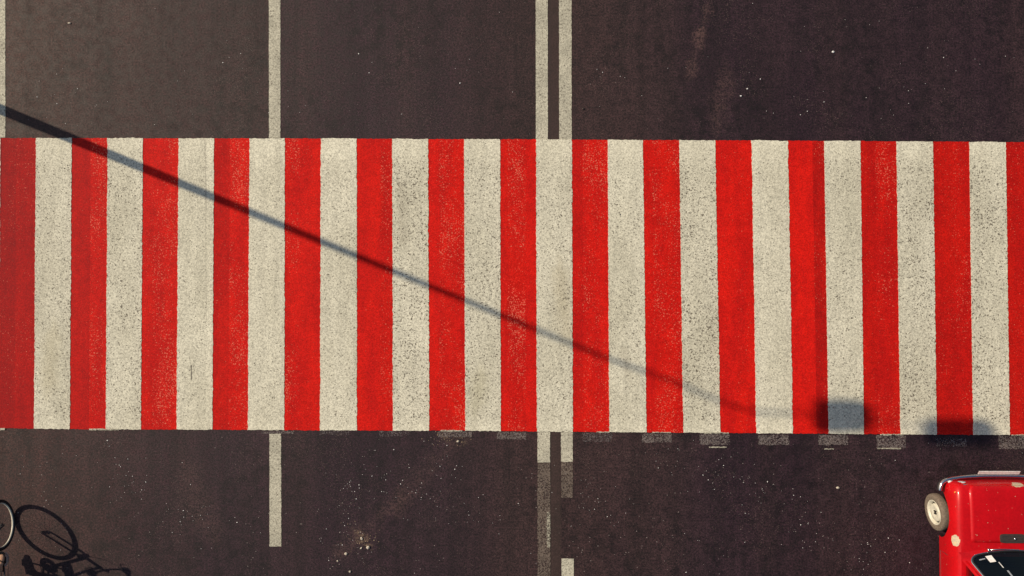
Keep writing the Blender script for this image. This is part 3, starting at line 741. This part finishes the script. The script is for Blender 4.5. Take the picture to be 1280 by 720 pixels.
# ------------------------------------------------------------------ bicycle and rider
F0 = P(18, 649)                                     # where the front wheel meets the road
BACK = V((P(20, 740).x-F0.x, P(20, 740).y-F0.y, 0)).normalized()      # frame axis, towards the rear
LAT = V((0, 0, 1)).cross(-BACK).normalized()*-1     # rider's right-hand side (towards the crossing centre)
if LAT.x < 0: LAT = -LAT
bike = empty('bicycle', F0); tag(bike, 'dark city bicycle with bright rims, ridden past the lower left edge of the road', 'bicycle')
def B(b, l, z): return BACK*b+LAT*l+V((0, 0, z))    # local: metres back, right, up
WR = .345
def bwheel(c, fw, name='wheel'):
    wh = empty(name, c); wh.parent = bike; ax = axis_mat((0, 0, 0), fw.cross(V((0, 0, 1))))
    bm = bmesh.new(); lathe(bm, [(WR-.024+.024*math.cos(2*math.pi*i/10), .024*math.sin(2*math.pi*i/10)) for i in range(10)], ax, 56, True); link('tyre', bm, MA['black'], wh, True)
    bm = bmesh.new(); lathe(bm, [(WR-.045, -.012), (WR-.045, .012), (WR-.052, .011), (WR-.055, 0), (WR-.052, -.011)], ax, 56, True); link('rim', bm, MA['cream'], wh, True)
    bm = bmesh.new()
    for i in range(28):
        a = 2*math.pi*i/28; s_ = 1 if i % 2 else -1; a2 = a+(.5 if i % 4 < 2 else -.5)
        tube(bm, [ax @ V((.02*math.cos(a2), .02*math.sin(a2), .025*s_)), ax @ V(((WR-.056)*math.cos(a), (WR-.056)*math.sin(a), 0))], .0011, 4)
    link('spokes', bm, MA['dark'], wh)
    bm = bmesh.new(); lathe(bm, [(0, -.05), (.012, -.05), (.012, -.035), (.024, -.03), (.024, -.024), (.014, -.02), (.014, .02), (.024, .024), (.024, .03), (.012, .035), (.012, .05), (0, .05)], ax, 16); link('hub', bm, MA['dark'], wh, True)
    return ax
FW = V((P(15, 617).x-P(18, 649).x, P(15, 617).y-P(18, 649).y, 0)).normalized()   # where the front wheel points
FB = -FW; FL = FW.cross(V((0, 0, 1)))
hub_f = V((0, 0, WR))
bwheel(hub_f, FW); 
WB = 1.06; hub_r = B(WB, 0, WR); bwheel(hub_r, -BACK)
crown = hub_f+FB*.115+V((0, 0, .395)); head_t = hub_f+FB*.185+V((0, 0, .58)); stem_t = hub_f+FB*.20+V((0, 0, .64))
bm = bmesh.new()
for s in (-1, 1):
    tube(bm, smoothpath([hub_f+FL*s*.060, hub_f+FL*s*.06+FB*.03+V((0, 0, .12)), hub_f+FL*s*.055+FB*.10+V((0, 0, .36)), crown+FL*s*.03], 3), [.012, .016], 8)
tube(bm, [crown-FL*.065, crown+FL*.065], .024, 10); tube(bm, [crown, head_t], .013, 8)
link('fork', bm, MA['frame'], bike, True)
bb = B(.47, 0, .33); seat_t = B(.80, 0, .80); hs, hb = crown.lerp(head_t, .15), crown.lerp(head_t, .95)
bm = bmesh.new()
tube(bm, [crown.lerp(head_t, .05), head_t+V((0, 0, .01))], .020, 12)
tube(bm, smoothpath([hs, B(.36, 0, .50), B(.50, 0, .34), bb], 5), .020, 10)
tube(bm, smoothpath([hb, B(.42, 0, .66), B(.62, 0, .54), B(.70, 0, .52)], 5), .016, 10)
tube(bm, [bb, seat_t], .016, 10)
for s in (-1, 1):
    tube(bm, [bb+LAT*s*.03, hub_r+LAT*s*.06], .010, 8); tube(bm, [B(.765, s*.02, .70), hub_r+LAT*s*.06], .008, 8)
tube(bm, [bb-LAT*.04, bb+LAT*.04], .022, 12)
link('frame', bm, MA['frame'], bike, True)
# handlebar: swept city bar
bar_c = stem_t+FW*.04+V((0, 0, .03))
bar = [bar_c+FB*.045+FL*.275+V((0, 0, -.01)), bar_c+FB*.02+FL*.20, bar_c+FL*.06, bar_c-FL*.06, bar_c+FB*.02-FL*.20, bar_c+FB*.045-FL*.275+V((0, 0, -.01))]
bm = bmesh.new(); tube(bm, smoothpath(bar, 5), .0115, 8); tube(bm, [head_t, stem_t+V((0, 0, .02)), bar_c], .013, 8); hbar = link('handlebar', bm, MA['silver'], bike, True)
for e, f in ((bar[0], bar[1]), (bar[-1], bar[-2])):
    bm = bmesh.new(); tube(bm, [e, e.lerp(f, .85)], .022, 10); link('grip', bm, MA['black'], hbar, True)
    bm = bmesh.new(); tube(bm, smoothpath([f+FW*.01, f+FW*.055+V((0, 0, -.03)), e+FW*.06+V((0, 0, -.035))], 4), .006, 6); link('brake_lever', bm, MA['chrome'], hbar, True)
bm = bmesh.new(); tube(bm, smoothpath([bar[1]+V((0, 0, -.02)), bar_c+FW*.12+V((0, 0, -.02)), bar_c+FW*.10-FL*.05+V((0, 0, -.16)), crown+FW*.02+V((0, 0, .05))], 5), .0035, 6); link('brake_cable', bm, MA['black'], bike, True)
bm = bmesh.new()
sd_ = [(0.0, .02, .03), (.08, .028, .04), (.16, .06, .045), (.24, .085, .045), (.28, .06, .03)]
rows = []
for (b_, hw, th) in sd_:
    c = B(.66+b_, 0, .90); rows.append([bm.verts.new(c+LAT*hw*x+V((0, 0, th*z))) for x, z in ((-1, -.2), (-.8, .4), (0, .6), (.8, .4), (1, -.2), (.5, -.8), (-.5, -.8))])
for A_, B_ in zip(rows, rows[1:]):
    for i in range(7): bm.faces.new((A_[i], B_[i], B_[(i+1) % 7], A_[(i+1) % 7]))
bm.faces.new(rows[0]); bm.faces.new(list(reversed(rows[-1]))); bmesh.ops.recalc_face_normals(bm, faces=bm.faces)
sdl = link('saddle', bm, MA['leather'], bike, True); bm = bmesh.new(); tube(bm, [seat_t, B(.835, 0, .885)], .013, 8); link('seat_post', bm, MA['silver'], sdl, True)
CR = .145; ca = R(100)   # right crank: up
ped = {}
for s, ang in ((1, R(78)), (-1, R(258))):
    tip = bb+(-BACK)*CR*math.cos(ang)+V((0, 0, CR*math.sin(ang)))+LAT*s*.05
    bm = bmesh.new(); tube(bm, [bb+LAT*s*.04, tip], [.013, .010], 8); ck = link('crank', bm, MA['silver'], bike, True)
    pc = tip+LAT*s*.05; bm = bmesh.new(); box(bm, (0, 0, 0), (.09, .09, .022), bev=.005)
    for v in bm.verts: v.co = pc+LAT*v.co.x+BACK*v.co.y+V((0, 0, v.co.z))
    link('pedal', bm, MA['black'], bike); ped[s] = pc
bm = bmesh.new(); lathe(bm, [(.03, -.002), (.095, -.002), (.095, .002), (.03, .002)], axis_mat(bb+LAT*.045, LAT), 40, True); link('chainring', bm, MA['silver'], bike)
bm = bmesh.new(); top_c = [bb+LAT*.045+V((0, 0, .095)), hub_r+LAT*.045+V((0, 0, .04)), hub_r+LAT*.045+BACK*.04, hub_r+LAT*.045-V((0, 0, .04)), bb+LAT*.045-V((0, 0, .095)), bb+LAT*.045-BACK*.095]
tube(bm, top_c, .004, 6, True); link('chain', bm, MA['dark'], bike)
# rear mudguard
bm = bmesh.new(); rows = []
for i in range(19):
    a = R(-10+190*i/18); d_ = BACK*math.cos(a)+V((0, 0, math.sin(a))); c = hub_r+d_*(WR+.02); rows.append([bm.verts.new(c+LAT*x-d_*abs(x)*.25) for x in (-.03, -.015, 0, .015, .03)])
for A_, B_ in zip(rows, rows[1:]):
    for i in range(4): bm.faces.new((A_[i], B_[i], B_[i+1], A_[i+1]))
mg = link('mudguard', bm, MA['frame'], bike, True); m_ = mg.modifiers.new('s', 'SOLIDIFY'); m_.thickness = .002

# rider: one continuous skinned body
def skin(name, verts, edges, radii, mat, parent=None, levels=2, root=0):
    me = bpy.data.meshes.new(name); me.from_pydata([tuple(v) for v in verts], edges, []); o = bpy.data.objects.new(name, me); col.objects.link(o)
    o.modifiers.new('s', 'SKIN'); sub = o.modifiers.new('u', 'SUBSURF'); sub.levels = sub.render_levels = levels
    for i, r in enumerate(radii): me.skin_vertices[0].data[i].radius = r if isinstance(r, tuple) else (r, r)
    me.skin_vertices[0].data[root].use_root = True
    d_ = bpy.context.evaluated_depsgraph_get(); d_.update(); m2 = bpy.data.meshes.new_from_object(o.evaluated_get(d_)); bpy.data.objects.remove(o)
    for p_ in m2.polygons: p_.use_smooth = True
    m2.materials.clear(); m2.materials.append(mat); o2 = bpy.data.objects.new(name, m2); col.objects.link(o2)
    if parent: o2.parent = parent
    return o2
person = empty('person', F0+B(.85, 0, 0)); tag(person, 'person in sandals riding the bicycle, feet on the pedals at the lower left corner', 'person')
O = -B(.85, 0, 0)
Vt, E, Rd = [], [], []
def add(q, r, parent=None):
    Vt.append(V(q)+O); Rd.append(r); i = len(Vt)-1
    if parent is not None: E.append((parent, i))
    return i
pel = add(B(.86, 0, .99), (.15, .12)); wst = add(B(.81, 0, 1.13), (.125, .10), pel); chs = add(B(.72, 0, 1.32), (.15, .11), wst); shc = add(B(.66, 0, 1.46), (.12, .08), chs)
nk = add(B(.63, 0, 1.54), .052, shc); jw = add(B(.60, 0, 1.61), .07, nk); hd = add(B(.58, 0, 1.69), (.078, .092), jw); ht = add(B(.59, 0, 1.765), (.065, .075), hd)
feet = {}
for s in (-1, 1):
    pc = ped[s]; ank = pc+BACK*.10+V((0, 0, .085)); ank += LAT*(-s*.005)
    hip = B(.86, s*.10, .95)
    # knee by two-link geometry
    tl, sl_ = .43, .43; d_ = ank-hip; D_ = min(d_.length, tl+sl_-.01); a_ = (tl*tl-sl_*sl_+D_*D_)/(2*D_); h_ = math.sqrt(max(0, tl*tl-a_*a_))
    u_ = d_.normalized(); f_ = (-BACK); f_ = (f_-f_.dot(u_)*u_).normalized(); kn = hip+u_*a_+f_*h_
    i0 = add(hip, .095, pel); i1 = add(hip.lerp(kn, .5), .078, i0); i2 = add(kn, .058, i1); i3 = add(kn.lerp(ank, .35), .060, i2); i4 = add(kn.lerp(ank, .8), .036, i3); i5 = add(ank, .036, i4)
    toe = pc-BACK*.085+V((0, 0, .030)); ball = pc-BACK*.03+V((0, 0, .035)); heel = ank+BACK*.045-V((0, 0, .045))
    i6 = add(ank.lerp(ball, .5)-V((0, 0, .012)), (.040, .034), i5); i7 = add(ball, (.052, .026), i6); i8 = add(toe-BACK*.01, (.042, .018), i7); add(heel, .028, i5)
    feet[s] = (ank, ball, toe, heel, kn, hip)
    sh = B(.67, s*.185, 1.43); g_ = (bar[0] if (bar[0]-bar_c).dot(LAT)*s > 0 else bar[-1]); g2 = (bar[1] if (bar[1]-bar_c).dot(LAT)*s > 0 else bar[-2])
    grip = g_.lerp(g2, .45); wr = grip+BACK*.085+V((0, 0, .035)); el = sh.lerp(wr, .52)+LAT*s*.06-V((0, 0, .06))
    j0 = add(sh, .058, shc); j1 = add(sh.lerp(el, .5), .045, j0); j2 = add(el, .037, j1); j3 = add(el.lerp(wr, .4), .035, j2); j4 = add(wr, .024, j3)
    palm = grip+BACK*.02+V((0, 0, .030)); j5 = add(palm, (.036, .018), j4)
    gd = (g2-g_).normalized()
    for f in range(4):
        c = palm+gd*(f-1.5)*.021*(1); rr_ = (.0085, .009, .009, .0075)[f]
        a = add(c-BACK*.028+V((0, 0, .004)), rr_, j5); b = add(c-BACK*.052+V((0, 0, -.018)), rr_*.95, a); add(c-BACK*.036+V((0, 0, -.05-.002*f)), rr_*.8, b)
    t0 = add(palm-LAT*s*.04+V((0, 0, -.01)), .011, j5); add(palm-LAT*s*.05-BACK*.02+V((0, 0, -.035)), .009, t0)
bodyp = skin('body', Vt, E, Rd, MA['skin'], person)
def cl(name, verts, rad, mat, chain=None):
    ed = chain or [(i, i+1) for i in range(len(verts)-1)]
    return skin(name, [V(v)+O for v in verts], ed, rad, mat, person)
hl = [B(.86, 0, 1.01), B(.84, 0, 1.08)]
tv, te, tr_ = [B(.87, 0, .985), B(.825, 0, 1.10)], [(0, 1)], [(.20, .19), (.15, .125)]
for s in (-1, 1):
    ank, ball, toe, heel, kn, hip = feet[s]; b0 = len(tv)
    tv += [hip, hip.lerp(kn, .5), kn, kn.lerp(ank, .22)]; te += [(0, b0), (b0, b0+1), (b0+1, b0+2), (b0+2, b0+3)]; tr_ += [.12, .11, .098, .092]
cl('trousers', tv, tr_, MA['denim'], te)
tv, te, tr_ = [B(.855, 0, 1.0), B(.81, 0, 1.13), B(.72, 0, 1.33), B(.665, 0, 1.45), B(.642, 0, 1.50)], [(0, 1), (1, 2), (2, 3), (3, 4)], [(.185, .165), (.16, .14), (.17, .13), (.13, .09), (.07, .06)]
for s in (-1, 1):
    sh = B(.67, s*.185, 1.43); g_ = (bar[0] if (bar[0]-bar_c).dot(LAT)*s > 0 else bar[-1]); el = sh.lerp(g_, .3)+LAT*s*.035-V((0, 0, .03)); b0 = len(tv)
    tv += [sh, el]; te += [(3, b0), (b0, b0+1)]; tr_ += [.073, .060]
cl('shirt', tv, tr_, MA['shirt'], te)
cl('hair', [B(.575, 0, 1.79), B(.62, 0, 1.765), B(.645, 0, 1.67)], [(.085, .085), (.115, .115), (.085, .085)], MA['hair'])
bm = bmesh.new(); fc_ = B(.505, 0, 1.69)+O
for s in (-1, 1):
    bm = bmesh.new(); bmesh.ops.create_icosphere(bm, subdivisions=2, radius=.012, matrix=Matrix.Translation(fc_+LAT*s*.032+BACK*.014)); link('eye', bm, MA['dark'], bodyp, True)
bm = bmesh.new(); tube(bm, [fc_+V((0, 0, .0)), fc_-BACK*.022-V((0, 0, .035)), fc_-V((0, 0, .045))], [.008, .013, .008], 8); link('nose', bm, MA['skin'], bodyp, True)
bm = bmesh.new(); tube(bm, [fc_+LAT*-.024-V((0, 0, .075))+BACK*.012, fc_-V((0, 0, .077)), fc_+LAT*.024-V((0, 0, .075))+BACK*.012], .005, 6); link('mouth', bm, MA['amber'], bodyp, True)
for s in (-1, 1):
    bm = bmesh.new(); bmesh.ops.create_icosphere(bm, subdivisions=2, radius=.03, matrix=Matrix.Translation(B(.595, s*.082, 1.685)+O) @ Matrix.Diagonal((.35, .8, 1, 1))); link('ear', bm, MA['skin'], bodyp, True)
    ank, ball, toe, heel, kn, hip = feet[s]
    bm = bmesh.new()
    sole = [(heel, .034), (heel.lerp(ball, .5), .034), (ball, .045), (toe-BACK*.005, .04), (toe-BACK*.03, .02)]
    zs = ped[s].z+.012; lo_, hi_ = [], []
    ring = [q+LAT*w_ for q, w_ in sole]+[q-LAT*w_ for q, w_ in reversed(sole)]
    lo_ = [bm.verts.new(V((q.x, q.y, zs+(.012 if i in (0, 9) else 0)))+V((O.x, O.y, 0))) for i, q in enumerate(ring)]; hi_ = [bm.verts.new(v.co+V((0, 0, .014))) for v in lo_]
    bm.faces.new(hi_); bm.faces.new(list(reversed(lo_)))
    for i in range(10): bm.faces.new((lo_[i], lo_[(i+1) % 10], hi_[(i+1) % 10], hi_[i]))
    bmesh.ops.recalc_face_normals(bm, faces=bm.faces)
    sn = link('sandal', bm, MA['leather'], person)
    bm = bmesh.new(); c = ball+O; tube(bm, smoothpath([c-LAT*.05-V((0, 0, .012)), c-LAT*.036+V((0, 0, .022)), c+V((0, 0, .032))+BACK*.02, c+LAT*.036+V((0, 0, .022))+BACK*.04, c+LAT*.05-V((0, 0, .012))+BACK*.05], 4), .010, 8, flat=.6)
    link('strap', bm, MA['leather'], sn, True)
sc.cycles.max_bounces = 6
try: sc.cycles.use_denoising = True
except Exception: pass
